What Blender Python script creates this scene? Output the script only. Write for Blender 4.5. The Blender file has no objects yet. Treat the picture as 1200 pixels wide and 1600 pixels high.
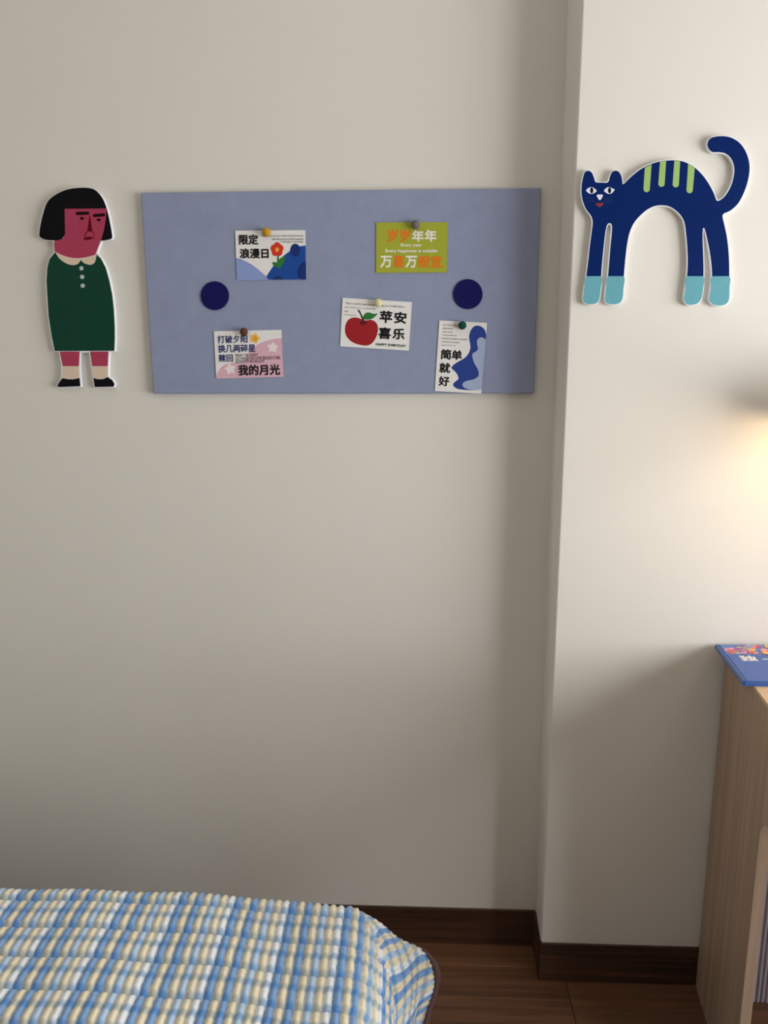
import bpy, bmesh, math, random
from mathutils import Vector, Matrix

S = bpy.context.scene
C = S.collection
random.seed(7)

# ------------------------------------------------------------------ camera
CAM_H, FPX = 1.41, 1200.0                     # lens height, focal length in pixels of the 1200x1600 frame
YAW, PITCH, ROLL = 0.0434, 0.2002, -0.0028
_f = Vector((-math.sin(YAW)*math.cos(PITCH), math.cos(YAW)*math.cos(PITCH), -math.sin(PITCH)))
_r = Vector((math.cos(YAW), math.sin(YAW), 0))
_u = _r.cross(_f)
_c, _s = math.cos(ROLL), math.sin(ROLL)
_r, _u = _c*_r + _s*_u, -_s*_r + _c*_u
EYE = Vector((0, 0, CAM_H))
cam_d = bpy.data.cameras.new('camera')
cam_d.sensor_width = 36; cam_d.lens = 36*FPX/1600; cam_d.clip_start = 0.02
cam = bpy.data.objects.new('camera', cam_d); C.objects.link(cam)
M3 = Matrix((_r, _u, -_f)).transposed()
cam.matrix_world = Matrix.Translation(EYE) @ M3.to_4x4()
S.camera = cam

# ------------------------------------------------------------------ world, window daylight, exposure
W = bpy.data.worlds.new('world'); S.world = W; W.use_nodes = True
W.node_tree.nodes['Background'].inputs[0].default_value = (0.80, 0.90, 1.0, 1)
W.node_tree.nodes['Background'].inputs[1].default_value = 1.0
def area(name, loc, target, sx, sy, power, col):
    d = bpy.data.lights.new(name, 'AREA'); d.shape = 'RECTANGLE'; d.size = sx; d.size_y = sy
    d.energy = power; d.color = col
    o = bpy.data.objects.new(name, d); C.objects.link(o); o.location = loc
    o.rotation_euler = (Vector(target)-Vector(loc)).to_track_quat('-Z', 'Y').to_euler()
    return o
WIN_Y0, WIN_Y1, WIN_Z0, WIN_Z1, WALL_RX = -0.55, 1.40, 0.45, 1.90, 2.0
area('window_daylight', (WALL_RX+0.30, (WIN_Y0+WIN_Y1)/2, (WIN_Z0+WIN_Z1)/2),
     (0, (WIN_Y0+WIN_Y1)/2, (WIN_Z0+WIN_Z1)/2), WIN_Y1-WIN_Y0+.2, WIN_Z1-WIN_Z0+.2, 113, (0.93, 0.96, 1.0))
S.view_settings.view_transform = 'Standard'; S.view_settings.look = 'None'
S.view_settings.gamma = 1; S.view_settings.use_curve_mapping = False
S.view_settings.exposure = 0.0

# ------------------------------------------------------------------ helpers
def ray(x, y): return _f + _r*((x-600)/FPX) - _u*((y-800)/FPX)
def on_y(x, y, d):                              # photo pixel -> point on the vertical plane y = d
    v = ray(x, y); return EYE + v*(d/v.y)
def on_z(x, y, z):                              # photo pixel -> point on the level plane at height z
    v = ray(x, y); return EYE + v*((z-CAM_H)/v.z)
def lin(c):
    return tuple(((v/255)/12.92 if v/255 <= .04045 else ((v/255+.055)/1.055)**2.4) for v in c)

MATS = {}
def mat(name, rgb, rough=.6, noise=0.0, nscale=40, bump=0.0, bscale=200, emit=None, spec=.5, metallic=0):
    """procedural material; rgb is the surface colour in sRGB 0-255"""
    if name in MATS: return MATS[name]
    m = bpy.data.materials.new(name); m.use_nodes = True; nt = m.node_tree; b = nt.nodes['Principled BSDF']
    col = lin(rgb)
    b.inputs['Roughness'].default_value = rough; b.inputs['Specular IOR Level'].default_value = spec
    b.inputs['Metallic'].default_value = metallic
    geo = nt.nodes.new('ShaderNodeNewGeometry')
    n = nt.nodes.new('ShaderNodeTexNoise'); n.inputs['Scale'].default_value = nscale; n.inputs['Detail'].default_value = 4
    nt.links.new(geo.outputs['Position'], n.inputs['Vector'])
    mx = nt.nodes.new('ShaderNodeMix'); mx.data_type = 'RGBA'
    mx.inputs['A'].default_value = tuple(v*(1-noise) for v in col)+(1,)
    mx.inputs['B'].default_value = tuple(min(1, v*(1+noise)) for v in col)+(1,)
    nt.links.new(n.outputs['Fac'], mx.inputs['Factor'])
    nt.links.new(mx.outputs['Result'], b.inputs['Base Color'])
    if bump:
        n2 = nt.nodes.new('ShaderNodeTexNoise'); n2.inputs['Scale'].default_value = bscale; n2.inputs['Detail'].default_value = 3
        nt.links.new(geo.outputs['Position'], n2.inputs['Vector'])
        bp = nt.nodes.new('ShaderNodeBump'); bp.inputs['Strength'].default_value = bump; bp.inputs['Distance'].default_value = .002
        nt.links.new(n2.outputs['Fac'], bp.inputs['Height']); nt.links.new(bp.outputs['Normal'], b.inputs['Normal'])
    if emit:
        b.inputs['Emission Color'].default_value = lin(emit[0])+(1,); b.inputs['Emission Strength'].default_value = emit[1]
    MATS[name] = m; return m

def wood(name, dark, light, along='X', rough=.45, fine=60, stretch=.04, rnd=.25, bump=.15):
    m = bpy.data.materials.new(name); m.use_nodes = True; nt = m.node_tree; b = nt.nodes['Principled BSDF']
    L = nt.links.new
    geo = nt.nodes.new('ShaderNodeNewGeometry'); oi = nt.nodes.new('ShaderNodeObjectInfo')
    mp = nt.nodes.new('ShaderNodeMapping')
    sc = {'X': (stretch, 1, 1), 'Y': (1, stretch, 1), 'Z': (1, 1, stretch)}[along]
    mp.inputs['Scale'].default_value = sc
    ad = nt.nodes.new('ShaderNodeVectorMath'); ad.operation = 'ADD'
    cx = nt.nodes.new('ShaderNodeMath'); cx.operation = 'MULTIPLY'; cx.inputs[1].default_value = 7.3
    L(oi.outputs['Random'], cx.inputs[0]); L(geo.outputs['Position'], mp.inputs['Vector'])
    L(mp.outputs[0], ad.inputs[0]); L(cx.outputs[0], ad.inputs[1])
    n1 = nt.nodes.new('ShaderNodeTexNoise'); n1.inputs['Scale'].default_value = fine; n1.inputs['Detail'].default_value = 6
    n1.inputs['Distortion'].default_value = .6
    n2 = nt.nodes.new('ShaderNodeTexNoise'); n2.inputs['Scale'].default_value = fine*.16; n2.inputs['Detail'].default_value = 3
    n2.inputs['Distortion'].default_value = 1.5
    L(ad.outputs[0], n1.inputs['Vector']); L(ad.outputs[0], n2.inputs['Vector'])
    m1 = nt.nodes.new('ShaderNodeMath'); m1.operation = 'MULTIPLY_ADD'; m1.inputs[1].default_value = .6
    m2 = nt.nodes.new('ShaderNodeMath'); m2.operation = 'MULTIPLY'; m2.inputs[1].default_value = .4
    L(n2.outputs['Fac'], m2.inputs[0]); L(n1.outputs['Fac'], m1.inputs[0]); L(m2.outputs[0], m1.inputs[2])
    m3 = nt.nodes.new('ShaderNodeMath'); m3.operation = 'MULTIPLY_ADD'; m3.inputs[1].default_value = rnd; 
    L(oi.outputs['Random'], m3.inputs[0]); L(m1.outputs[0], m3.inputs[2])
    cr = nt.nodes.new('ShaderNodeValToRGB')
    cr.color_ramp.elements[0].position = .36; cr.color_ramp.elements[0].color = lin(dark)+(1,)
    cr.color_ramp.elements[1].position = .66+rnd*.5; cr.color_ramp.elements[1].color = lin(light)+(1,)
    L(m3.outputs[0], cr.inputs[0]); L(cr.outputs[0], b.inputs['Base Color'])
    b.inputs['Roughness'].default_value = rough
    bp = nt.nodes.new('ShaderNodeBump'); bp.inputs['Strength'].default_value = bump; bp.inputs['Distance'].default_value = .001
    L(n1.outputs['Fac'], bp.inputs['Height']); L(bp.outputs[0], b.inputs['Normal'])
    return m

def link_mesh(name, verts, faces, material, parent=None, smooth=False):
    if parent is not None:
        o0 = parent_origin(parent); verts = [Vector(v)-o0 for v in verts]
    me = bpy.data.meshes.new(name); me.from_pydata([tuple(v) for v in verts], [], faces)
    bm = bmesh.new(); bm.from_mesh(me); bmesh.ops.recalc_face_normals(bm, faces=bm.faces); bm.to_mesh(me); bm.free()
    if smooth: me.polygons.foreach_set('use_smooth', [True]*len(me.polygons))
    me.materials.append(material)
    o = bpy.data.objects.new(name, me); C.objects.link(o)
    if parent is not None: o.parent = parent
    return o
def parent_origin(p):
    v = Vector((0, 0, 0))
    while p is not None: v += p.location; p = p.parent
    return v
def from_bm(name, bm, material, parent=None, smooth=False):
    me = bpy.data.meshes.new(name)
    if parent is not None: bmesh.ops.translate(bm, verts=bm.verts, vec=-parent_origin(parent))
    bmesh.ops.recalc_face_normals(bm, faces=bm.faces)
    bm.to_mesh(me); bm.free()
    if smooth: me.polygons.foreach_set('use_smooth', [True]*len(me.polygons))
    me.materials.append(material)
    o = bpy.data.objects.new(name, me); C.objects.link(o)
    if parent is not None: o.parent = parent
    return o
def thing(name, label, cat, loc, group=None):
    o = bpy.data.objects.new(name, None); C.objects.link(o); o.location = loc; o.empty_display_size = .05
    return tag(o, label, cat, group)
def tag(o, label, cat, group=None):
    o['label'] = label; o['category'] = cat
    if group: o['group'] = group
    return o
def struct(o, label, cat):
    o['kind'] = 'structure'; o['label'] = label; o['category'] = cat; return o
def box_bm(x0, x1, y0, y1, z0, z1, bev=0.0, seg=2, bm=None):
    own = bm is None
    if own: bm = bmesh.new()
    vs = [bm.verts.new((x, y, z)) for x in (x0, x1) for y in (y0, y1) for z in (z0, z1)]
    fs = [(0, 1, 3, 2), (4, 6, 7, 5), (0, 4, 5, 1), (2, 3, 7, 6), (0, 2, 6, 4), (1, 5, 7, 3)]
    for f in fs: bm.faces.new([vs[i] for i in f])
    if bev:
        es = list({e for v in vs for e in v.link_edges})
        bmesh.ops.bevel(bm, geom=es, offset=bev, segments=seg, affect='EDGES', profile=.5)
    return bm
def spline(pts, n=6, closed=True):
    out = []; N = len(pts)
    rng = range(N) if closed else range(N-1)
    for i in rng:
        g = (lambda k: pts[k % N]) if closed else (lambda k: pts[max(0, min(N-1, k))])
        p0, p1, p2, p3 = g(i-1), g(i), g(i+1), g(i+2)
        for k in range(n):
            t = k/n
            out.append(tuple(.5*(2*p1[a]+(p2[a]-p0[a])*t+(2*p0[a]-5*p1[a]+4*p2[a]-p3[a])*t*t+(3*p1[a]-p0[a]-3*p2[a]+p3[a])*t**3) for a in range(len(p1))))
    if not closed: out.append(tuple(pts[-1]))
    return out
def ellipse(cx, cy, rx, ry, n=24, rot=0):
    c, s = math.cos(rot), math.sin(rot)
    return [(cx+rx*math.cos(t)*c-ry*math.sin(t)*s, cy+rx*math.cos(t)*s+ry*math.sin(t)*c) for t in (2*math.pi*k/n for k in range(n))]
def capsule(p, q, r, n=8):
    a = math.atan2(q[1]-p[1], q[0]-p[0]); out = []
    for k in range(n+1): t = a-math.pi/2+math.pi*k/n; out.append((q[0]+r*math.cos(t), q[1]+r*math.sin(t)))
    for k in range(n+1): t = a+math.pi/2+math.pi*k/n; out.append((p[0]+r*math.cos(t), p[1]+r*math.sin(t)))
    return out
def area2(p): return sum(p[i-1][0]*p[i][1]-p[i][0]*p[i-1][1] for i in range(len(p)))
def offset(poly, d):
    sgn = 1 if area2(poly) > 0 else -1; N = len(poly); out = []
    for i in range(N):
        a, b, c = poly[i-1], poly[i], poly[(i+1) % N]
        n1 = (b[1]-a[1], a[0]-b[0]); n2 = (c[1]-b[1], b[0]-c[0])
        l1 = math.hypot(*n1) or 1; l2 = math.hypot(*n2) or 1
        nx, ny = n1[0]/l1+n2[0]/l2, n1[1]/l1+n2[1]/l2; l = math.hypot(nx, ny) or 1
        out.append((b[0]+sgn*d*nx/l, b[1]+sgn*d*ny/l))
    return out
def slab(name, front, back, material, parent=None, bev=0.0):
    """a cut-out plate: front and back are matching outlines (3-D points)"""
    bm = bmesh.new(); N = len(front)
    a = [bm.verts.new(p) for p in front]; b = [bm.verts.new(p) for p in back]
    ff = bm.faces.new(a); fb = bm.faces.new(b[::-1])
    for i in range(N): bm.faces.new((a[i-1], a[i], b[i], b[i-1]))
    if bev: bmesh.ops.bevel(bm, geom=list(ff.edges), offset=bev, segments=2, affect='EDGES', profile=.5)
    bm.normal_update()
    big = [f for f in bm.faces if len(f.verts) > 4]
    bmesh.ops.triangulate(bm, faces=big, ngon_method='EAR_CLIP')
    return from_bm(name, bm, material, parent)
def wallplate(name, pts, y0, y1, material, parent=None, bev=0.0):
    """outline in photo pixels, laid on the vertical plane y=y1 (its back face on y=y0)"""
    fr = [on_y(x, y, y1) for x, y in pts]; bk = [Vector((p.x, y0, p.z)) for p in fr]
    return slab(name, fr, bk, material, parent, bev)

# ------------------------------------------------------------------ the room
YB, YC = 1.6419, 1.5372                        # back wall plane, column face plane
XE = 0.2897                                    # outer edge of the column
XL, YF, ZC = -1.9, -3.6, 2.72
BBH = 0.0977                                   # baseboard height
paint = mat('wall_paint', (227, 221, 210), .75, .02, 3.0, .05, 260, spec=.25)
ceil_m = mat('ceiling_paint', (236, 234, 228), .8, .01, 3)
floor_w = wood('floor_wood', (58, 36, 23), (118, 80, 54), 'X', .42, 70, .05)
base_w = wood('baseboard_wood', (46, 28, 19), (90, 58, 40), 'X', .45, 90, .04, 0)
base_wy = wood('baseboard_wood_return', (46, 28, 19), (90, 58, 40), 'Y', .45, 90, .04, 0)

struct(from_bm('wall_back', box_bm(XL, 0.40, YB, YB+.12, 0, ZC), paint), 'warm white painted wall behind the blue felt board', 'wall')
# projecting column, its arris slightly eased
prof = [(WALL_RX, YC), (XE+.004, YC)]
for k in range(5):
    t = math.pi/2*k/4; prof.append((XE+.004-.004*math.sin(t), YC+.004-.004*math.cos(t)))
vs, fs = [], []
for z, xi in ((0, XE+.005), (ZC, XE-.012)):
    ring = prof+[(xi, YB+.01), (WALL_RX, YB+.01)]
    vs += [(x, y, z) for x, y in ring]
n = len(prof)+2
fs = [(i, (i+1) % n, n+(i+1) % n, n+i) for i in range(n)]+[tuple(range(n-1, -1, -1)), tuple(range(n, 2*n))]
struct(link_mesh('wall_column', vs, fs, paint), 'white wall column jutting out beside the board, cat plaque on its face', 'wall')
struct(from_bm('wall_left', box_bm(XL-.12, XL, YF, YB, 0, ZC), paint), 'plain white side wall beside the bed', 'wall')
struct(from_bm('wall_front', box_bm(XL, WALL_RX, YF-.12, YF, 0, ZC), paint), 'plain white wall across the room from the felt board', 'wall')
struct(from_bm('ceiling', box_bm(XL, WALL_RX, YF, YB+.1, ZC, ZC+.1), ceil_m), 'flat white ceiling over the room', 'ceiling')
bm = bmesh.new()
for a in ((YF, WIN_Y0, 0, ZC), (WIN_Y1, YB+.1, 0, ZC), (WIN_Y0, WIN_Y1, 0, WIN_Z0), (WIN_Y0, WIN_Y1, WIN_Z1, ZC)):
    box_bm(WALL_RX, WALL_RX+.2, a[0], a[1], a[2], a[3], bm=bm)
struct(from_bm('wall_right', bm, paint), 'white side wall with the window, at the far end of the desk', 'wall')
wf = mat('window_frame_paint', (225, 226, 226), .4)
win = bpy.data.objects.new('window_1', None); C.objects.link(win); win.location = (WALL_RX+.1, WIN_Y0, WIN_Z0)
struct(win, 'white framed window in the side wall', 'window')
bm = bmesh.new()
for a in ((WIN_Y0, WIN_Y0+.05, WIN_Z0, WIN_Z1), (WIN_Y1-.05, WIN_Y1, WIN_Z0, WIN_Z1), (WIN_Y0, WIN_Y1, WIN_Z0, WIN_Z0+.05), (WIN_Y0, WIN_Y1, WIN_Z1-.05, WIN_Z1)):
    box_bm(WALL_RX+.07, WALL_RX+.13, a[0], a[1], a[2], a[3], bm=bm)
from_bm('window_frame', bm, wf, win)
from_bm('mullion', box_bm(WALL_RX+.075, WALL_RX+.125, (WIN_Y0+WIN_Y1)/2-.03, (WIN_Y0+WIN_Y1)/2+.03, WIN_Z0+.05, WIN_Z1-.05), wf, win)
from_bm('window_sill', box_bm(WALL_RX-.06, WALL_RX+.07, WIN_Y0-.05, WIN_Y1+.05, WIN_Z0-.03, WIN_Z0, .004), wf, win)

# floor of planks laid along the wall
fl = bpy.data.objects.new('floor', None); C.objects.link(fl)
struct(fl, 'dark brown wood plank floor', 'floor')
from_bm('subfloor', box_bm(XL, WALL_RX, YF, YB+.1, -.05, -.0035), mat('joint_dark', (22, 14, 10), .9), fl)
rows = [(1.5708, YB+.1)]
y = 1.5708
while y > YF: rows.append((max(y-.185, YF), y)); y -= .185
PL = 1.22
for i, (ya, yb) in enumerate(rows):
    x = 0.349-PL if i == 1 else (-.6-PL*2 if i == 0 else XL-random.uniform(0, 1)*PL)
    while i == 1 and x > XL: x -= PL
    while x < WALL_RX:
        xa, xb = max(x, XL), min(x+PL, WALL_RX)
        if xb-xa > .02: from_bm('plank', box_bm(xa+.0005, xb-.0005, ya+.0006, yb-.0006, -.012, 0, .0009, 1), floor_w, fl)
        x += PL
def baseboard(name, a, m, label):
    o = from_bm(name, box_bm(*a, .0012, 1), m); struct(o, label, 'baseboard')
baseboard('baseboard_back', (XL, XE+.002, YB-.004, YB+.004, 0, BBH), base_w, 'dark wood baseboard along the wall under the felt board')
baseboard('baseboard_column', (XE-.003, WALL_RX, YC-.004, YC+.004, 0, BBH), base_w, 'dark wood baseboard across the foot of the column')
baseboard('baseboard_return', (XE-.003, XE+.004, YC-.003, YB-.004, 0, BBH), base_wy, 'short dark wood baseboard on the side of the column')
baseboard('baseboard_left', (XL, XL+.006, YF, YB-.004, 0, BBH), base_wy, 'dark wood baseboard on the side wall beside the bed')

# ------------------------------------------------------------------ bed and blanket
bed = thing('bed', 'low bed with a pale mattress under the checked blanket', 'bed', (-.85, .2, 0))
bed_w = mat('bed_base_cloth', (120, 112, 104), .9, .05, 30)
from_bm('mattress', box_bm(-1.62, -.125, -.80, 1.115, .20, .475, .03, 3), mat('mattress_cloth', (225, 222, 214), .9, .03, 30), bed, True)
from_bm('bed_base', box_bm(-1.62, -.15, -.80, 1.09, .06, .20, .008), bed_w, bed)
for lx in (-1.56, -.22):
    for ly in (-.72, 1.02): from_bm('leg', box_bm(lx-.025, lx+.025, ly-.025, ly+.025, 0, .06), mat('bed_leg_wood', (60, 40, 28), .5), bed)

RIB, STITCH = 0.0135, 0.0625
ZT = 0.50
def smooth(t): t = max(0, min(1, t)); return t*t*(3-2*t)
def rib_h(u, v):
    k = u/RIB; a = abs(math.sin(math.pi*k))
    h = .0066*(a**.6)
    d = abs((v/STITCH+.5) % 1-.5)*STITCH          # distance to a stitch seam
    h *= .15+.85*smooth(d/.006)
    h += .0020*smooth(d/.012)
    return h
def vnoise(a, b): return math.sin(a*9.1+1.3)*math.cos(b*7.7-.4)*.5+math.sin(a*3.7-b*4.9)*.5
YFAR, RF, RX = 1.172, .035, .08
XA = -.118                                        # where the side roll begins
CREASE = [(1.30, .0), (1.165, .004), (1.13, .040), (1.09, .062), (1.05, .088), (1.00, .132), (.93, .22), (.86, .32), (.80, .40), (-2, .44)]
def crease_u(y):
    for (ya, za), (yb, zb) in zip(CREASE, CREASE[1:]):
        if yb <= y <= ya: return zb+(za-zb)*(y-yb)/(ya-yb)
    return 0
def utex(u): return u if u < 0 else u+4*u*u
def sheet(u, v):
    """u across the ribs (0 = start of the side roll), v from the far fold towards the viewer; returns point, normal"""
    # along v: far drop, far roll, flat top
    q = math.pi/2*RF
    if v < 0:      yy, dz, ny, nz = YFAR+.0, -RF+v, 1, 0
    elif v < q:    t = v/RF; yy, dz, ny, nz = YFAR-RF+RF*math.cos(t), -RF+RF*math.sin(t), math.cos(t), math.sin(t)
    else:          yy, dz, ny, nz = YFAR-RF-(v-q), 0, 0, 1
    sag = -.012*smooth((u+.42)/.40)
    yy -= .012*smooth((u+.20)/.22)
    if u < 0:      p = Vector((XA+u, yy, ZT+sag+dz)); n = Vector((0, ny, nz))
    else:
        u = min(u, crease_u(yy)); t = u/RX
        if t < math.pi/2: x, z = XA+RX*math.sin(t), ZT-RX+RX*math.cos(t)
        else: x, z = XA+RX, ZT-RX-(u-RX*math.pi/2)
        t = min(t, math.pi/2)
        p = Vector((x, yy, z+sag+dz)); n = Vector((math.sin(t), ny*math.cos(t), max(nz, .05)*math.cos(t)+.001)).normalized()
    return p, n
verts, uvs, faces = [], [], []
du = RIB/6
U0, U1 = -1.52, .50
NU = int((U1-U0)/du)
vlist = [-.34+k*.03 for k in range(12)]+[.0+k*.0078 for k in range(250)]
NV = len(vlist)
for j, v in enumerate(vlist):
    for i in range(NU+1):
        u = U0+i*du
        p, n = sheet(u, v)
        w = .004*vnoise(p.x, p.y)+.0015*math.sin(p.x*31+p.y*17)
        cut = u > crease_u(p.y)
        p = p+n*((0 if cut else rib_h(utex(u), v))+w)
        verts.append(p); uvs.append((utex(u), v))
for j in range(NV-1):
    for i in range(NU):
        a = j*(NU+1)+i
        faces.append((a, a+1, a+NU+2, a+NU+1))
# corner fold: ribs fan from the crease out to the hem
cre = []
for yy in (1.166, 1.10, 1.05, 1.00, .93, .86, .80):
    uc = crease_u(yy); p, n = sheet(uc, YFAR-RF-yy-.012*smooth((uc+.20)/.22)+math.pi/2*RF)
    cre.append(tuple(p-n*.006-Vector((.008, 0, 0))))
cre[0] = (-.118, 1.155, .478)
out = [(-.112, 1.160, .478), (-.050, 1.158, .436), (-.004, 1.150, .392), (.006, 1.125, .352), (-.004, 1.085, .300), (.000, 1.02, .20), (.02, .95, .08)]
bak = [(-.112, 1.172, .470), (-.050, 1.185, .405), (.010, 1.178, .378), (.034, 1.155, .345), (.014, 1.105, .292), (.012, 1.04, .19), (.03, .96, .06)]
cre, out, bak = (spline(c, 26, False) for c in (cre, out, bak))
fold0 = len(verts); ND = 26
acc = 0
for j in range(len(cre)):
    A, B, D = Vector(cre[j]), Vector(out[j]), Vector(bak[j])
    if j: acc += 1.25*((Vector(out[j])-Vector(out[j-1])).length*.6+(Vector(cre[j])-Vector(cre[j-1])).length*.4)
    span = (B-A).length
    for i in range(ND+1):
        t = i/ND*1.25
        mid = (A+B)/2+Vector((.35, -.5, .62)).normalized()*span*.22
        if t <= 1: p = A*(1-t)**2+mid*2*t*(1-t)+B*t*t
        else:
            s = (t-1)/.25
            p = B.lerp(D, s)+Vector((.3, -.2, .5))*(s*(1-s))*.03
        # ribs rise across the fold and lift towards the outer rim
        uu = acc+.018*t-.012*t*t+.0035*math.sin(t*7+acc*40)
        vv = .3+t*max(span, .012)*1.05
        nrm = Vector((.45, -.62, .64)) if t <= 1 else Vector((.8, -.1, .6))
        p = p+nrm.normalized()*(rib_h(uu, vv*.0+.03)*min(1, span/.03)*(1 if t <= 1 else .6)+.002*math.sin(acc*55+t*4))
        verts.append(p); uvs.append((uu+.0043, vv))
for j in range(len(cre)-1):
    for i in range(ND):
        a = fold0+j*(ND+1)+i
        faces.append((a, a+1, a+ND+2, a+ND+1))

bl = bpy.data.materials.new('blanket_plush'); bl.use_nodes = True
nt = bl.node_tree; L = nt.links.new; b = nt.nodes['Principled BSDF']
b.inputs['Roughness'].default_value = .95; b.inputs['Sheen Weight'].default_value = .25; b.inputs['Specular IOR Level'].default_value = .15
uvn = nt.nodes.new('ShaderNodeUVMap'); uvn.uv_map = 'cloth'
nz = nt.nodes.new('ShaderNodeTexNoise'); nz.inputs['Scale'].default_value = 90; nz.inputs['Detail'].default_value = 3
L(uvn.outputs[0], nz.inputs['Vector'])
vm = nt.nodes.new('ShaderNodeVectorMath'); vm.operation = 'SUBTRACT'; L(nz.outputs['Color'], vm.inputs[0]); vm.inputs[1].default_value = (.5, .5, .5)
vs_ = nt.nodes.new('ShaderNodeVectorMath'); vs_.operation = 'SCALE'; vs_.inputs['Scale'].default_value = .006; L(vm.outputs[0], vs_.inputs[0])
va = nt.nodes.new('ShaderNodeVectorMath'); va.operation = 'ADD'; L(uvn.outputs[0], va.inputs[0]); L(vs_.outputs[0], va.inputs[1])
sp = nt.nodes.new('ShaderNodeSeparateXYZ'); L(va.outputs[0], sp.inputs[0])
def node_math(op, a, bb=None, c=None):
    m = nt.nodes.new('ShaderNodeMath'); m.operation = op
    for k, x in enumerate((a, bb, c)):
        if x is None: continue
        if isinstance(x, (int, float)): m.inputs[k].default_value = x
        else: L(x, m.inputs[k])
    return m.outputs[0]
def wave(src, period, phase, lo, hi):
    s = node_math('SINE', node_math('MULTIPLY_ADD', src, 2*math.pi/period, phase))
    mr = nt.nodes.new('ShaderNodeMapRange'); mr.interpolation_type = 'SMOOTHSTEP'
    mr.inputs['From Min'].default_value = lo; mr.inputs['From Max'].default_value = hi; L(s, mr.inputs['Value'])
    return mr.outputs[0]
def mixc(f, a, bb):
    m = nt.nodes.new('ShaderNodeMix'); m.data_type = 'RGBA'; L(f, m.inputs['Factor']); L(a, m.inputs['A']); L(bb, m.inputs['B'])
    return m.outputs['Result']
sv = wave(sp.outputs[1], STITCH/2, 1.9, -.25, 1.05)
fr = node_math('FRACT', node_math('MULTIPLY', sp.outputs[0], 1/(7*RIB)))
def ramp(cols):
    r = nt.nodes.new('ShaderNodeValToRGB'); L(fr, r.inputs[0]); el = r.color_ramp.elements
    while len(el) > 1: el.remove(el[-1])
    el[0].position = 0; el[0].color = lin(cols[0])+(1,)
    for k, c in enumerate(cols):
        for off in (.14, .86):
            e = el.new((k+off)/7); e.color = lin(c)+(1,)
    return r.outputs[0]
B1, CR1, WH1, LB = (132, 168, 214), (240, 227, 196), (240, 242, 244), (186, 208, 232)
plain = ramp([B1, CR1, B1, CR1, LB, CR1, WH1])
B2, CR2, WH2, LB2 = (92, 142, 204), (188, 190, 178), (164, 188, 214), (132, 170, 214)
cross = ramp([B2, CR2, B2, CR2, LB2, CR2, WH2])
final = mixc(sv, plain, cross)
L(final, b.inputs['Base Color'])
fz = nt.nodes.new('ShaderNodeTexNoise'); fz.inputs['Scale'].default_value = 700; fz.inputs['Detail'].default_value = 2; L(uvn.outputs[0], fz.inputs['Vector'])
bp = nt.nodes.new('ShaderNodeBump'); bp.inputs['Strength'].default_value = .5; bp.inputs['Distance'].default_value = .0012
L(fz.outputs['Fac'], bp.inputs['Height']); L(bp.outputs[0], b.inputs['Normal'])

blanket = thing('blanket', 'ribbed plush blanket in blue and cream checks, spread over the bed', 'blanket', (-.8, .2, .1))
bo = link_mesh('cloth', verts, faces, bl, blanket, True)
ul = bo.data.uv_layers.new(name='cloth')
li = [0]*len(bo.data.loops); bo.data.loops.foreach_get('vertex_index', li)
ul.data.foreach_set('uv', [c for k in li for c in uvs[k]])
# brown binding along the free edge of the corner fold
hv, hf = [], []
for j in range(34, len(bak)):
    D = Vector(bak[j]); B = Vector(out[j]); d = (D-B).normalized()
    g = smooth((j-34)/14)
    for k in range(6):
        a = 2*math.pi*k/6
        hv.append(D+Vector((.008, .0, .002))+d*(.007*g*math.cos(a))+Vector((.5, -.7, .3)).normalized()*(.0035*g*math.sin(a)))
m_ = len(hv)//6
for j in range(m_-1):
    for k in range(6): hf.append((j*6+k, j*6+(k+1) % 6, (j+1)*6+(k+1) % 6, (j+1)*6+k))
link_mesh('binding', hv, hf, mat('binding_brown', (92, 68, 66), .9, .08, 200), blanket, True)['label'] = 'brown cloth binding'

# ------------------------------------------------------------------ desk
DT, DZ0 = 0.814, 0.807                             # desk top height, underside
SK = .11                                           # the left side splays a little as it comes forward
def dx(y): return .642-SK*(1.537-y)
YK, YD = 1.530, .77                               # back and front of the desk
desk_w = wood('desk_wood', (158, 132, 110), (182, 156, 132), 'Z', .5, 55, .03, 0, .06)
desk_t = wood('desk_top_wood', (198, 164, 128), (216, 184, 148), 'X', .45, 60, .03, 0, .05)
desk = thing('desk', 'light wood desk with an arched side panel against the column', 'desk', (1.2, 1.2, 0))
DXR = 1.85
ring = [(dx(YK), YK), (dx(YD+.04), YD+.04), (dx(YD)+.012, YD+.01), (dx(YD)+.04, YD), (DXR, YD), (DXR, YK)]
slab('desk_top', [Vector((x, y, DT)) for x, y in ring], [Vector((x, y, DZ0)) for x, y in ring], desk_t, desk, .0012)
# side panel with a rounded opening, profile in (y, z)
ya, yb_, zt_, rr = .900, 1.246, .615, .04
prf = [(YK, 0), (YK, DZ0), (YD+.02, DZ0), (YD+.02, 0), (ya, 0)]
for k in range(9): t = math.pi-math.pi/2*k/8; prf.append((ya+rr+rr*math.cos(t), zt_-rr+rr*math.sin(t)))
for k in range(9): t = math.pi/2-math.pi/2*k/8; prf.append((yb_-rr+rr*math.cos(t), zt_-rr+rr*math.sin(t)))
prf.append((yb_, 0))
def panel(x_of, th, m):
    return slab('side_panel', [Vector((x_of(y), y, z)) for y, z in prf], [Vector((x_of(y)+th, y, z)) for y, z in prf], m, desk, .001)
panel(lambda y: dx(y), .020, desk_w)
panel(lambda y: DXR-.020, .020, desk_w)
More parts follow.
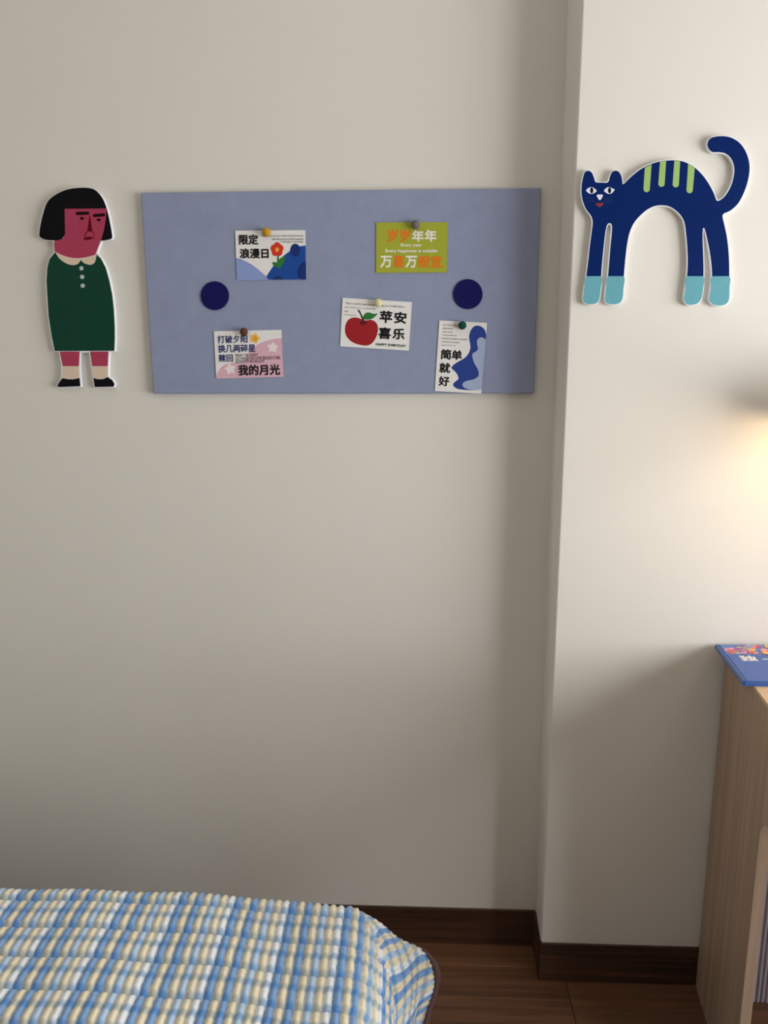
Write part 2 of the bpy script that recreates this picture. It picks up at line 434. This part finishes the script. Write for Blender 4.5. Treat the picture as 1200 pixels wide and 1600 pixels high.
# fluted back panel
bm = bmesh.new(); x = dx(1.49)+.022; pts = []
while x < DXR-.022:
    for k in range(4): t = k/4; pts.append((x+.010*t, 1.490+.004-.0045*math.sin(math.pi*t)))
    x += .010
pts.append((x, 1.494))
v0 = [bm.verts.new((a, c, 0)) for a, c in pts]; v1 = [bm.verts.new((a, c, DZ0-.001)) for a, c in pts]
v2 = [bm.verts.new((a, 1.505, 0)) for a, c in pts]; v3 = [bm.verts.new((a, 1.505, DZ0-.001)) for a, c in pts]
for i in range(len(pts)-1):
    bm.faces.new((v0[i], v0[i+1], v1[i+1], v1[i])); bm.faces.new((v2[i], v3[i], v3[i+1], v2[i+1]))
bo_ = from_bm('back_panel', bm, mat('fluted_grey', (150, 142, 150), .6, .04, 20), desk); bo_['label'] = 'fluted grey back panel'

# ------------------------------------------------------------------ text helper (flat print)
def glyphs(s, bold=0.0):
    c = bpy.data.curves.new('print', 'FONT'); c.body = s; c.size = 1; c.resolution_u = 2
    o = bpy.data.objects.new('print', c); C.objects.link(o)
    me = bpy.data.meshes.new_from_object(o.evaluated_get(bpy.context.evaluated_depsgraph_get()))
    vs = [(v.co.x, v.co.y) for v in me.vertices]; fs = [tuple(p.vertices) for p in me.polygons]
    bpy.data.objects.remove(o); bpy.data.curves.remove(c); bpy.data.meshes.remove(me)
    if bold > .02:                                  # heavier weight: the strokes swept a little in eight directions
        v0, f0 = vs, fs; vs, fs = [], []
        for k in range(8):
            t = math.pi*k/4; n0 = len(vs)
            vs += [(x+bold*math.cos(t), y+bold*math.sin(t)) for x, y in v0]; fs += [tuple(i+n0 for i in f) for f in f0]
    x0, x1 = min(v[0] for v in vs), max(v[0] for v in vs); y0, y1 = min(v[1] for v in vs), max(v[1] for v in vs)
    nb = len(vs)//8 if bold > .02 else len(vs)
    return [((x-x0)/(x1-x0), (y1-y)/(y1-y0), (i//nb)*2e-5) for i, (x, y) in enumerate(vs)], fs

# ------------------------------------------------------------------ felt board
YP = YB-.013                                       # front of the felt board
BX0, BX1, BZ0, BZ1 = -.5622, .2428, 1.3328, 1.7358
board = thing('pin_board', 'long blue-grey felt pin board on the wall', 'pin board', ((BX0+BX1)/2, YB-.006, BZ0))
felt = mat('felt_blue', (146, 153, 178), .95, .09, 34, .25, 420, spec=.1)
from_bm('felt_panel', box_bm(BX0, BX1, YP, YB-.0005, BZ0, BZ1, .0025, 2), felt, board)
navy = mat('navy_disc', (12, 10, 82), .75, .04, 60, spec=.2)
for px, py, r in ((335.5, 462, 22), (731, 459.5, 23)):
    o = wallplate('fixing_disc', ellipse(px, py, r, r*1.02, 40), YP+.0005, YP-.0022, navy, board, .0008); o['label'] = 'round navy disc'

# ------------------------------------------------------------------ postcards
def card(label, ox, oy, s, corners, paper, prints, texts):
    cp = [(ox+x/s, oy+y/s) for x, y in corners]
    yb = YP-.0012
    W4 = [on_y(x, y, yb) for x, y in cp]
    TL, TR, BL = W4[0], W4[1], W4[3]
    root = thing('postcard', label, 'postcard', (W4[2]+W4[3])/2, 'postcards pinned to the felt board')
    fr = [Vector((p.x, yb-.0005, p.z)) for p in W4]; bk = [Vector((p.x, yb, p.z)) for p in W4]
    slab('paper', fr, bk, paper, root)
    lay = [0]
    for name, pts, m in prints:
        lay[0] += 1
        y = yb-.0005-.00006*lay[0]
        P = [on_y(ox+a/s, oy+c/s, y) for a, c in pts]
        bm = bmesh.new(); f = bm.faces.new([bm.verts.new(p) for p in P]); f.normal_update()
        bmesh.ops.triangulate(bm, faces=[f], ngon_method='EAR_CLIP')
        from_bm(name, bm, m, root)
    ax, ay = corners[1][0]-corners[0][0], corners[1][1]-corners[0][1]
    bx, by = corners[3][0]-corners[0][0], corners[3][1]-corners[0][1]
    det = ax*by-ay*bx
    def loc(x, y):
        x -= corners[0][0]; y -= corners[0][1]
        return (x*by-y*bx)/det, (ax*y-ay*x)/det
    y = yb-.0005-.00006*(lay[0]+2)
    for s_, (x0, y0, x1, y1), m, bold in texts:
        a0, b0 = loc(x0, y0); a1, b1 = loc(x1, y1)
        gv, gf = glyphs(s_, bold)
        vv = []
        for gx, gy, gl in gv:
            a, c = a0+(a1-a0)*gx, b0+(b1-b0)*gy
            p = TL+(TR-TL)*a+(BL-TL)*c; vv.append(Vector((p.x, y-gl, p.z)))
        link_mesh('printed_text', vv, gf, m, root)
    return root
def ink(name, rgb): return mat('ink_'+name, rgb, .55, .02, 80, spec=.3)
K = ink('black', (14, 13, 16)); WH = ink('white', (238, 232, 220)); OR = ink('orange', (228, 120, 22)); NV = ink('indigo', (34, 44, 104))
white_card = mat('card_white', (236, 232, 226), .6, .01, 60, spec=.3)
def star(cx, cy, R, r, rot=0):
    pts = []
    for k in range(10):
        q = R if k % 2 == 0 else r; t = -math.pi/2+rot+math.pi*k/5
        pts.append((cx+q*math.cos(t), cy+q*math.sin(t)))
    return spline(pts, 4)
petals = []
for k in range(60):
    t = 2*math.pi*k/60; w = ((t+math.pi/2) % (2*math.pi/5)); w = min(w, 2*math.pi/5-w); q = 38*math.cos(w)+math.sqrt(max(0, 41**2-(38*math.sin(w))**2)); petals.append((697+q*math.cos(t)*.98, 448+q*math.sin(t)*1.08))
RED = ink('red', (214, 52, 34)); GRN = ink('green', (44, 118, 50)); BLU = ink('blue', (20, 72, 152)); DBL = ink('deep_blue', (10, 44, 112)); LAV = ink('lavender', (140, 156, 206))
card('white postcard printed with a red flower beside blue hills', 340, 330, 7.5,
     [(207, 228), (1028, 222), (1040, 803), (226, 808)], white_card, [
    ('printed_hill', [(217, 547), (260, 556), (300, 572), (350, 596), (400, 625), (440, 654), (480, 685), (520, 720), (560, 755), (600, 805), (226, 807)], LAV),
    ('printed_hill', spline([(570, 768), (620, 690), (680, 610), (760, 535), (840, 472), (900, 435), (960, 412), (1031, 402)], 3, False)+[(1039, 802), (600, 804)], BLU),
    ('printed_spot', ellipse(910, 456, 60, 76), DBL),
    ('printed_spot', [(1034, 585), (1005, 596), (975, 618), (945, 660), (930, 715), (938, 755), (955, 785), (975, 802), (1039, 802)], DBL),
    ('printed_spot', [(640, 804), (650, 782), (670, 765), (703, 756), (735, 763), (760, 780), (775, 803)], DBL),
    ('printed_stem', [(698, 500), (716, 500), (718, 590), (698, 590)], GRN),
    ('printed_leaf', spline([(640, 605), (665, 595), (695, 598), (725, 560), (785, 528), (792, 565), (768, 615), (745, 655), (725, 672), (690, 655), (655, 635)], 3), GRN),
    ('printed_flower', petals, RED),
    ('printed_flower_centre', ellipse(698, 450, 21, 26), ink('yellow', (246, 186, 60))),
    ('printed_flower_centre', ellipse(698, 450, 8, 13), ink('amber', (236, 140, 36)))],
    [('限定', (250, 273, 482, 392), K, .034), ('浪漫日', (260, 435, 605, 552), K, .034),
     ("If you come at four o'clock in the afternoon", (525, 277, 1008, 303), K, .012), ("then from three o'clock onwards", (645, 313, 1010, 337), K, .012), ('I will begin to feel happy', (742, 346, 1010, 372), K, .012)])
card('lime green postcard with orange and white lettering', 560, 330, 7.5,
     [(210, 132), (1045, 130), (1036, 718), (206, 723)], mat('card_lime', (166, 171, 50), .6, .02, 60, spec=.3), [
    ],
    [('岁', (338, 210, 466, 358), OR, .034), ('岁', (486, 209, 609, 357), OR, .034), ('年', (630, 218, 768, 358), WH, .034), ('年', (780, 215, 918, 358), WH, .034),
     ('Every year', (500, 376, 748, 424), WH, .03), ('Every happiness is suitable', (318, 443, 932, 491), WH, .03),
     ('万', (256, 521, 396, 661), WH, .034), ('喜', (408, 514, 542, 660), OR, .034), ('万', (555, 520, 691, 661), WH, .034), ('般', (702, 516, 847, 660), OR, .034), ('宜', (850, 514, 990, 659), OR, .034)])
PINK = ink('pink', (222, 176, 188)); SW = ink('star_white', (238, 226, 222)); SY = ink('star_yellow', (240, 190, 84))
card('white and pink postcard with yellow and pale stars', 310, 490, 7.5,
     [(182, 207), (973, 190), (998, 742), (210, 762)], white_card, [
    ('printed_hill', spline([(978, 288), (930, 290), (880, 298), (780, 325), (700, 360), (630, 410), (580, 470), (545, 530), (505, 575), (430, 572), (340, 588), (270, 625), (225, 690), (209, 740)], 3, False)+[(210, 760), (997, 741)], PINK),
    ('printed_star', star(658, 290, 66, 44, .25), SY), ('printed_star', star(664, 296, 34, 22, .25), ink('star_amber', (232, 160, 50))),
    ('printed_star', star(872, 397, 66, 42, .1), SW), ('printed_star', star(372, 650, 70, 44, -.2), SW)],
    [('打破夕阳', (222, 257, 580, 342), NV, .024), ('换几两碎星', (230, 364, 674, 448), NV, .024), ('赎回', (238, 477, 411, 562), NV, .024),
     ('BREAK THE SUNSET', (435, 470, 708, 495), K, .012), ('EXCHANGE FOR SOME BROKEN STARS', (437, 505, 968, 532), K, .012), ('REDEEM MY MOONLIGHT', (438, 545, 785, 572), K, .012),
     ('我的月光', (465, 598, 969, 717), K, .034)])
ARED = ink('apple_red', (158, 26, 32))
card('white postcard printed with a big red apple', 510, 450, 7.5,
     [(190, 115), (1003, 165), (966, 735), (161, 684)], white_card, [
    ('printed_apple', spline([(330, 345), (380, 352), (430, 375), (480, 378), (520, 372), (565, 390), (595, 425), (605, 480), (595, 545), (565, 610), (525, 655), (475, 675), (420, 672), (350, 655), (290, 625), (245, 580), (222, 530), (217, 475), (228, 420), (255, 375), (290, 352)], 3), ARED),
    ('printed_dip', ellipse(432, 408, 42, 24), ink('maroon', (92, 18, 24))),
    ('printed_stem', spline([(365, 264), (385, 258), (412, 305), (432, 350), (446, 390), (426, 394), (408, 345), (390, 300)], 3), ink('stem', (48, 40, 30))),
    ('printed_leaf', spline([(430, 357), (440, 315), (470, 290), (510, 288), (550, 303), (600, 300), (575, 330), (540, 358), (490, 371), (450, 370)], 3), GRN)],
    [('There must be many people wishing you a bright future', (222, 165, 917, 236), K, .012), ('but I wish you a carefree life', (218, 214, 575, 257), K, .012), ('joy', (216, 258, 252, 286), K, .012), ('and peace', (215, 302, 348, 330), K, .012),
     ('苹', (630, 261, 773, 413), K, .036), ('安', (802, 274, 941, 420), K, .036), ('喜', (617, 454, 761, 602), K, .036), ('乐', (784, 467, 923, 607), K, .036), ('HAPPY EVERYDAY', (587, 643, 941, 694), K, .03)])
card('tall white postcard printed with a wavy blue shape', 660, 480, 9.231,
     [(245, 192), (933, 225), (850, 1248), (178, 1208)], white_card, [
    ('printed_field', [(916, 440), (870, 430), (800, 440), (760, 520), (770, 610), (700, 670), (700, 780), (780, 940), (720, 1030), (600, 1060), (560, 1120), (600, 1165), (690, 1190), (770, 1196), (855, 1190)], ink('pale_blue', (168, 180, 208))),
    ('printed_wave', spline([(800, 265), (860, 285), (905, 340), (918, 400), (910, 462), (870, 437), (835, 436), (800, 460), (787, 500), (795, 560), (803, 600), (780, 635), (725, 668), (722, 720), (750, 810), (795, 890), (812, 950), (800, 1000), (740, 1040), (650, 1060), (595, 1085), (578, 1120), (600, 1160), (680, 1187), (770, 1195), (640, 1195), (520, 1180), (460, 1150), (442, 1115), (460, 1085), (515, 1040), (518, 1010), (490, 950), (440, 900), (418, 875), (440, 840), (500, 795), (590, 745), (650, 690), (685, 620), (692, 560), (680, 490), (673, 420), (690, 350), (725, 295), (760, 270)], 3), ink('wave_blue', (36, 62, 140)))],
    [('LIFE IS LIKE A WINDOW', (297, 244, 540, 276), K, .012), ('SOME PEOPLE', (292, 293, 440, 320), K, .012), ('SOME THINGS', (287, 342, 435, 367), K, .012), ('SOME EXPERIENCES', (283, 390, 495, 416), K, .012), ('MEETING OR PASSING SHOULDERS', (280, 437, 648, 474), K, .012), ('OUTSIDERS OR PASSERBY', (278, 486, 540, 516), K, .012), ('ARE ALL GIFT TO US', (275, 535, 480, 561), K, .012),
     ('简', (268, 598, 414, 754), K, .036), ('单', (427, 610, 572, 760), K, .036), ('就', (249, 793, 402, 950), K, .036), ('好', (239, 988, 390, 1140), K, .036)])

# ball-headed push pins
def pin(label, px, py, r, rgb):
    c = on_y(px, py, YP-.008)
    R = r*1.36e-3
    root = thing('push_pin', label, 'push pin', (c.x, YP-.002, c.z), 'ball pins holding the postcards')
    bm = bmesh.new(); bmesh.ops.create_uvsphere(bm, u_segments=20, v_segments=12, radius=R)
    for v in bm.verts: v.co.y *= .8
    bmesh.ops.translate(bm, verts=bm.verts, vec=(c.x, YP-.0025-R*.8, c.z))
    from_bm('head', bm, mat('pin_'+label.split()[0], rgb, .85, .12, 300, .4, 900, spec=.2), root, True)
    bm = bmesh.new(); bmesh.ops.create_cone(bm, segments=8, radius1=.0006, radius2=.0003, depth=.012, cap_ends=True, matrix=Matrix.Translation((c.x, YP+.002, c.z)) @ Matrix.Rotation(math.pi/2, 4, 'X'))
    from_bm('needle', bm, mat('needle_steel', (170, 170, 170), .3, metallic=1), root)
pin('mustard ball pin over the flower postcard', 416.5, 363, 6.6, (196, 146, 40))
pin('grey ball pin over the lime green postcard', 649.5, 351.5, 6.6, (122, 108, 104))
pin('brown ball pin over the pink postcard with stars', 381.3, 518.6, 6.2, (92, 60, 46))
pin('cream ball pin over the apple postcard', 590.8, 473.2, 6.3, (222, 212, 166))
pin('green ball pin over the tall postcard with the blue wave', 722.3, 508.4, 6.2, (20, 74, 58))

# ------------------------------------------------------------------ girl plaque
def zg(pts): return [(30+x/4.445, 270+y/4.445) for x, y in pts]
acr = mat('white_acrylic', (238, 238, 240), .35)
GB = YB-.011                                       # front face of the white plate
g_sil = [(140, 420), (150, 350), (170, 270), (195, 205), (240, 160), (320, 120), (400, 105), (470, 104), (520, 115), (555, 145), (585, 190), (610, 260), (630, 350), (645, 440), (638, 459), (605, 467), (568, 470), (548, 515), (535, 560), (570, 600), (600, 660), (625, 750), (645, 850), (655, 940), (662, 1060), (663, 1150), (660, 1238), (620, 1242), (615, 1340), (614, 1418), (645, 1440), (662, 1467), (654, 1487), (524, 1489), (514, 1425), (506, 1342), (491, 1242), (420, 1242), (415, 1342), (419, 1425), (425, 1484), (285, 1489), (266, 1480), (298, 1426), (301, 1342), (281, 1240), (248, 1238), (225, 1130), (205, 1000), (195, 850), (190, 750), (195, 660), (210, 600), (250, 552), (243, 500), (243, 470), (180, 464), (145, 445)]
girl = thing('girl_wall_plaque', 'flat wall figure of a girl in a green dress, black bob hair', 'wall art', on_y(118, 606, YB-.005))
base = offset(zg(g_sil), 1.3)
wallplate('plate', base, YB-.0005, GB, acr, girl, .0006)
HB = mat('print_black', (16, 14, 18), .55, spec=.08); FC = mat('print_face_pink', (176, 66, 92), .55, .02, 40, spec=.08)
GD = mat('print_dress_green', (22, 66, 50), .55, .03, 40, spec=.08); CRM = mat('print_cream', (226, 202, 178), .55, spec=.08); MR = mat('print_maroon', (104, 8, 26), .55, spec=.08); DB = mat('print_dark', (38, 10, 14), .55, spec=.08)
BT = mat('print_button', (188, 196, 192), .5)
lay = [0]
def gp(name, pts, m, par=girl, lift=None):
    lay[0] += 1 if lift is None else 0
    l = lay[0] if lift is None else lift
    return wallplate(name, zg(pts), GB+.0002, GB-.0002-.00012*l, m, par)
gp('hair', spline([(140, 420), (150, 350), (170, 270), (195, 205), (240, 160), (320, 120), (400, 105), (470, 104), (520, 115), (555, 145), (585, 190), (610, 260), (630, 350), (645, 438), (638, 458), (605, 467), (562, 470), (500, 440), (320, 440), (300, 462), (250, 470), (180, 464), (145, 445)], 3), HB)
gp('dress', [(250, 552), (275, 590), (350, 600), (428, 590), (510, 600), (536, 566)]+[(570, 600), (600, 660), (625, 750), (645, 850), (655, 940), (662, 1060), (663, 1150), (660, 1236), (248, 1238), (225, 1130), (205, 1000), (195, 850), (190, 750), (195, 660), (210, 600)], GD)
face = gp('face', [(315, 250), (607, 248), (600, 330), (588, 400), (570, 460), (548, 515), (528, 568), (490, 585), (440, 600), (390, 604), (340, 596), (290, 580), (248, 550), (243, 500), (245, 469), (280, 467), (306, 455), (318, 425)], FC)
gp('collar', spline([(250, 549), (275, 590), (310, 620), (350, 638), (390, 640), (415, 625)], 3, False)+[(428, 605)]+spline([(445, 625), (480, 638), (510, 635), (530, 610), (537, 564)], 3, False)+spline([(528, 568), (490, 580), (440, 590), (390, 593), (340, 585), (290, 568), (252, 548)], 2, False), CRM)
for cx, cy in ((432, 663), (437, 723), (441, 784)): gp('button', ellipse(cx, cy, 15, 15, 18), BT, lift=5)
for a, c in (((402, 283), (476, 280)), ((522, 297), (586, 292))): gp('eyebrow', capsule(a, c, 11), DB, lift=5)
for cx, cy in ((436, 317), (552, 327)): gp('eye', ellipse(cx, cy, 14, 10, 18), DB, lift=5)
gp('nose', [(490, 288), (508, 408), (472, 408)], MR, lift=5)
gp('smile_line', [(474, 408), (462, 430), (454, 464), (449, 464), (457, 428), (470, 406)], MR, lift=6)
gp('smile_line', [(506, 408), (517, 430), (519, 462), (523, 462), (521, 428), (510, 406)], MR, lift=6)
gp('mouth', spline([(451, 461), (468, 447), (490, 443), (508, 447), (511, 456), (490, 464), (465, 467)], 3), MR, lift=5)
for pk, sk, sh in ((((281, 1241), (419, 1241), (414, 1343), (302, 1343)), ((302, 1343), (414, 1343), (416, 1432), (299, 1432)), [(266, 1478), (280, 1452), (300, 1426), (340, 1434), (380, 1434), (418, 1425), (424, 1482), (285, 1488), (269, 1485)]),
                   (((492, 1241), (619, 1241), (614, 1343), (507, 1343)), ((507, 1343), (614, 1343), (613, 1432), (514, 1432)), [(515, 1425), (545, 1434), (585, 1433), (613, 1419), (645, 1440), (661, 1466), (655, 1485), (525, 1488)])):
    gp('leg', list(pk), FC, lift=1); gp('sock', list(sk), CRM, lift=2); gp('shoe', sh, HB, lift=3)

# ------------------------------------------------------------------ cat plaque
def zc_(pts): return [(890+x/3.871, 190+y/3.871) for x, y in pts]
CB = YC-.010
paws = [[(101, 935), (191, 935), (189, 1000), (181, 1065), (166, 1096), (130, 1105), (95, 1098), (82, 1075), (90, 1000)],
        [(232, 935), (328, 935), (325, 1010), (320, 1070), (300, 1098), (265, 1105), (230, 1100), (215, 1080), (222, 1000)],
        [(710, 935), (810, 935), (808, 1000), (800, 1060), (785, 1090), (760, 1105), (720, 1108), (700, 1095), (692, 1070), (700, 1010)],
        [(862, 935), (966, 935), (967, 1000), (965, 1070), (950, 1100), (920, 1112), (880, 1110), (855, 1095), (846, 1075), (855, 1010)]]
c_sil = [(85, 325), (95, 304), (115, 297), (135, 310), (148, 340), (158, 366), (196, 369), (232, 367), (245, 330), (258, 305), (275, 297), (295, 301), (310, 322), (318, 350), (324, 379), (360, 345), (420, 295), (480, 262), (540, 242), (600, 235), (660, 236), (710, 250), (760, 280), (810, 330), (850, 390), (875, 440), (892, 479), (925, 465), (955, 430), (980, 380), (995, 320), (995, 270), (975, 220), (940, 192), (900, 185), (865, 184), (842, 165), (834, 135), (846, 107), (875, 92), (930, 88), (980, 98), (1030, 130), (1065, 180), (1085, 240), (1088, 300), (1075, 370), (1050, 440), (1015, 500), (970, 540), (926, 563), (935, 620), (950, 690), (960, 770), (965, 850), (966, 935), (967, 1000), (965, 1070), (950, 1100), (920, 1112), (880, 1110), (855, 1095), (846, 1075), (855, 1010), (862, 940), (858, 860), (845, 770), (828, 690), (818, 652), (812, 643), (806, 655), (805, 720), (808, 800), (810, 870), (810, 935), (808, 1000), (800, 1060), (785, 1090), (760, 1105), (720, 1108), (700, 1095), (692, 1070), (700, 1010), (710, 940), (715, 850), (712, 760), (705, 680), (695, 610), (675, 570), (640, 535), (600, 512), (555, 506), (510, 512), (465, 535), (420, 575), (385, 620), (360, 680), (345, 760), (335, 850), (328, 935), (325, 1010), (320, 1070), (300, 1098), (265, 1105), (230, 1100), (215, 1080), (222, 1000), (232, 935), (240, 850), (247, 760), (255, 680), (256, 628), (241, 614), (226, 628), (215, 680), (205, 770), (196, 860), (191, 935), (189, 1000), (181, 1065), (166, 1096), (130, 1105), (95, 1098), (82, 1075), (90, 1000), (101, 935), (112, 850), (122, 760), (132, 680), (140, 610), (130, 570), (100, 530), (80, 480), (72, 430), (75, 370)]
cat = thing('cat_wall_plaque', 'flat wall figure of a blue cat with arched back and pale stripes', 'wall art', on_y(1025, 477, YC-.005))
cs = spline(zc_(c_sil), 3)
wallplate('plate', offset(cs, 1.25), YC-.0005, CB, acr, cat, .0006)
CN = mat('print_cat_blue', (2, 33, 92), .5, .02, 40, spec=.08); TE = mat('print_teal', (106, 168, 178), .55, .06, 60, spec=.08); ST = mat('print_stripe_green', (158, 188, 112), .55, .06, 60, spec=.08)
def cpart(name, pts, m, l): return wallplate(name, zc_(pts), CB+.0002, CB-.0002-.00014*l, m, cat)
wallplate('body', cs, CB+.0002, CB-.0002, CN, cat)
for pw in paws: cpart('paw', pw[:2]+[p for p in spline(pw, 3)[3:]], TE, 1)
for tl, tr, q, r in (((455, 279), (496, 259), (466, 408), 19), ((547, 242), (584, 238), (556, 376), 19), ((634, 237), (669, 239), (642, 379), 19), ((717, 254), (757, 280), (726, 414), 19)):
    bot = [(q[0]+r*math.cos(t), q[1]+r*math.sin(t)) for t in (math.pi*k/10 for k in range(11))]
    cpart('stripe', [tl, tr]+bot, ST, 1)
EW = mat('print_eye_white', (222, 226, 238), .5); PK = mat('print_nose', (226, 218, 236), .5); CR = mat('print_cat_red', (128, 26, 40), .6)
for cx, cy, sgn in ((132, 416, 1), (240, 416, -1)):
    e = cpart('eye', spline([(cx-32, cy+sgn*-1), (cx-14, cy-17), (cx+4, cy-19), (cx+18, cy-12), (cx+32, cy+sgn*4), (cx+14, cy+18), (cx-4, cy+21), (cx-20, cy+14)], 3), EW, 1)
    pts = [on_y(x, y, CB-.0005) for x, y in zc_(ellipse(cx+2, cy, 9.5, 18.5, 18))]
    slab('pupil', pts, [Vector((p.x, CB, p.z)) for p in pts], HB, e)
cpart('nose', spline([(164, 445), (183, 441), (202, 445), (190, 470), (183, 475), (176, 470)], 3), PK, 1)
cpart('mouth', spline([(157, 497), (170, 491), (181, 495), (193, 490), (206, 496), (196, 508), (180, 518), (166, 508)], 3), CR, 1)
WK = mat('print_whisker', (8, 26, 78), .6)
for a, c in (((212, 466), (262, 456)), ((214, 476), (266, 474)), ((212, 486), (262, 492)), ((150, 468), (102, 460)), ((148, 480), (100, 486))):
    cpart('whisker', capsule(a, c, 1.6, 4), WK, 1)

# ------------------------------------------------------------------ book on the desk
bl_, fl_ = Vector((.617, 1.528, 0)), Vector((.5985, 1.346, 0))
ev = (bl_-fl_); dv = ev.normalized(); rv = Vector((1, .004, 0)); BW = .275
def bpnt(a, d, z): return fl_+rv*a+ev*d+Vector((0, 0, z))      # a metres to the right, d 0..1 front to back
book = thing('picture_book', 'blue hardback picture book lying on the desk corner', 'book', bpnt(BW/2, .5, DT))
cov = mat('book_cover_blue', (46, 88, 164), .3, .04, 30); covd = mat('book_spine_blue', (46, 84, 150), .3)
def bbox(name, a0, a1, d0, d1, z0, z1, m, bev=.0008):
    q = [(a0, d0), (a1, d0), (a1, d1), (a0, d1)]
    return slab(name, [bpnt(a, d, z1) for a, d in q], [bpnt(a, d, z0) for a, d in q], m, book, bev)
bbox('pages', .006, BW-.004, .015, .985, DT+.0024, DT+.0088, mat('book_paper', (72, 104, 158), .7), 0)
bbox('back_cover', .004, BW, 0, 1, DT+.0003, DT+.0026, cov)
fc = bbox('front_cover', .0085, BW, 0, 1, DT+.0086, DT+.0110, cov)
# rounded spine with hinge groove
sv_, sf_ = [], []
sec = [(.004+.0066*math.sin(math.pi/2+math.pi*k/10)-.0, .0056+.0054*math.cos(math.pi/2+math.pi*k/10)) for k in range(11)]
sec = [(.005-.0058*math.sin(math.pi*k/10), .0056-.0054*math.cos(math.pi*k/10)) for k in range(11)]+[(.0058, .0108), (.0070, .0100), (.0085, .0100), (.0075, .0085), (.005, .0085), (.002, .0056), (.005, .0028)]
for d in (0, 1): sv_ += [bpnt(a, d, DT+z) for a, z in sec]
ns = len(sec)
sf_ = [(i, (i+1) % ns, ns+(i+1) % ns, ns+i) for i in range(ns)]+[tuple(range(ns)), tuple(range(ns, 2*ns))]
link_mesh('spine', sv_, sf_, covd, book)
def bprint(name, pts, m, l, par):
    P = [bpnt(a, d, DT+.0110+.00008*l) for a, d in pts]
    bm = bmesh.new(); f = bm.faces.new([bm.verts.new(p) for p in P]); f.normal_update(); bmesh.ops.triangulate(bm, faces=[f])
    return from_bm(name, bm, m, par)
bprint('printed_band', [(.009, .69), (BW-.001, .69), (BW-.001, .995), (.009, .995)], mat('ink_band', (92, 118, 184), .3), 1, fc)
pal = [('coral', (226, 92, 92)), ('sun', (244, 204, 60)), ('pinkish', (232, 140, 176)), ('violet', (132, 104, 190)), ('tomato', (214, 62, 60)), ('sky', (92, 170, 200)), ('apricot', (240, 164, 90)), ('plum', (120, 48, 84))]
pm = [mat('ink_'+n_, c_, .3) for n_, c_ in pal]
rnd = random.Random(11); depth = .182
for k in range(130):
    a = .010+rnd.random()*(BW-.03); d = .70+rnd.random()*.29
    r = .004+.006*rnd.random(); i = rnd.randrange(8)
    a = min(max(a, .010+r), BW-.002-r)
    d = min(max(d, .692+r/depth), .995-r/depth)
    bprint('printed_dot', [(x, d+(y)/depth) for x, y in ellipse(a, 0, r, r*.8, 14)], pm[i], 2+k*.1, fc)
    bprint('printed_dot', [(x, d+(y)/depth) for x, y in ellipse(a, 0, r*.5, r*.4, 10)], pm[(i+1+k % 5) % 8], 2.05+k*.1, fc)
for s_, a0, a1, d0, d1 in (('独', .028, .061, .512, .668), ('一', .070, .101, .560, .580)):
    gv, gf = glyphs(s_, .03)
    link_mesh('printed_text', [bpnt(a0+(a1-a0)*gx, d1+(d0-d1)*gy, DT+.0112+gl) for gx, gy, gl in gv], gf, WH, book)

# ------------------------------------------------------------------ desk lamp beside the frame
LX, LY, LZ = .795, 1.43, 1.278                   # centre of the shade rim
lamp = thing('desk_lamp', 'grey dome desk lamp glowing warm beside the cat plaque', 'lamp', (LX+.18, LY, DT))
lm = mat('lamp_grey', (110, 118, 112), .45)
def lathe(name, prof, c, m, parent, seg=40, smooth_=True):
    vs, fs = [], []
    for r, z in prof:
        for k in range(seg): t = 2*math.pi*k/seg; vs.append(Vector((c[0]+r*math.cos(t), c[1]+r*math.sin(t), c[2]+z)))
    for j in range(len(prof)-1):
        for k in range(seg): fs.append((j*seg+k, j*seg+(k+1) % seg, (j+1)*seg+(k+1) % seg, (j+1)*seg+k))
    return link_mesh(name, vs, fs, m, parent, smooth_)
lathe('shade', [(.080, 0), (.078, .02), (.069, .05), (.051, .075), (.028, .09), (.012, .094), (.012, .092), (.027, .087), (.049, .072), (.066, .048), (.075, .02), (.078, .001), (.080, 0)], (LX, LY, LZ), lm, lamp)
lathe('base', [(.0005, 0), (.075, 0), (.078, .006), (.074, .014), (.02, .018), (.0005, .018)], (LX+.18, LY, DT), lm, lamp)
bm = bmesh.new()
path = spline([(LX+.18, LY, DT+.016), (LX+.185, LY, DT+.20), (LX+.17, LY, DT+.42), (LX+.11, LY, DT+.57), (LX+.04, LY, DT+.605), (LX, LY, LZ+.092)], 6, False)
vs, fs = [], []
for i, p in enumerate(path):
    q = Vector(path[min(i+1, len(path)-1)])-Vector(path[max(i-1, 0)]); q.normalize(); sd = Vector((0, 1, 0)); up = q.cross(sd)
    for k in range(10): t = 2*math.pi*k/10; vs.append(Vector(p)+sd*(.006*math.cos(t))+up*(.006*math.sin(t)))
for i in range(len(path)-1):
    for k in range(10): fs.append((i*10+k, i*10+(k+1) % 10, (i+1)*10+(k+1) % 10, (i+1)*10+k))
bm.free(); link_mesh('stem', vs, fs, lm, lamp, True)
lathe('bulb', [(.0005, 0), (.012, .003), (.018, .012), (.019, .022), (.012, .04), (.010, .06)], (LX, LY, LZ+.004), mat('bulb_glow', (255, 214, 150), .5, emit=((255, 196, 110), 12)), lamp)
ld = bpy.data.lights.new('bulb_light', 'POINT'); ld.energy = .95; ld.color = (1, .53, .06); ld.shadow_soft_size = .02
lo = bpy.data.objects.new('bulb_light', ld); C.objects.link(lo); lo.location = (LX, LY, LZ-.012)
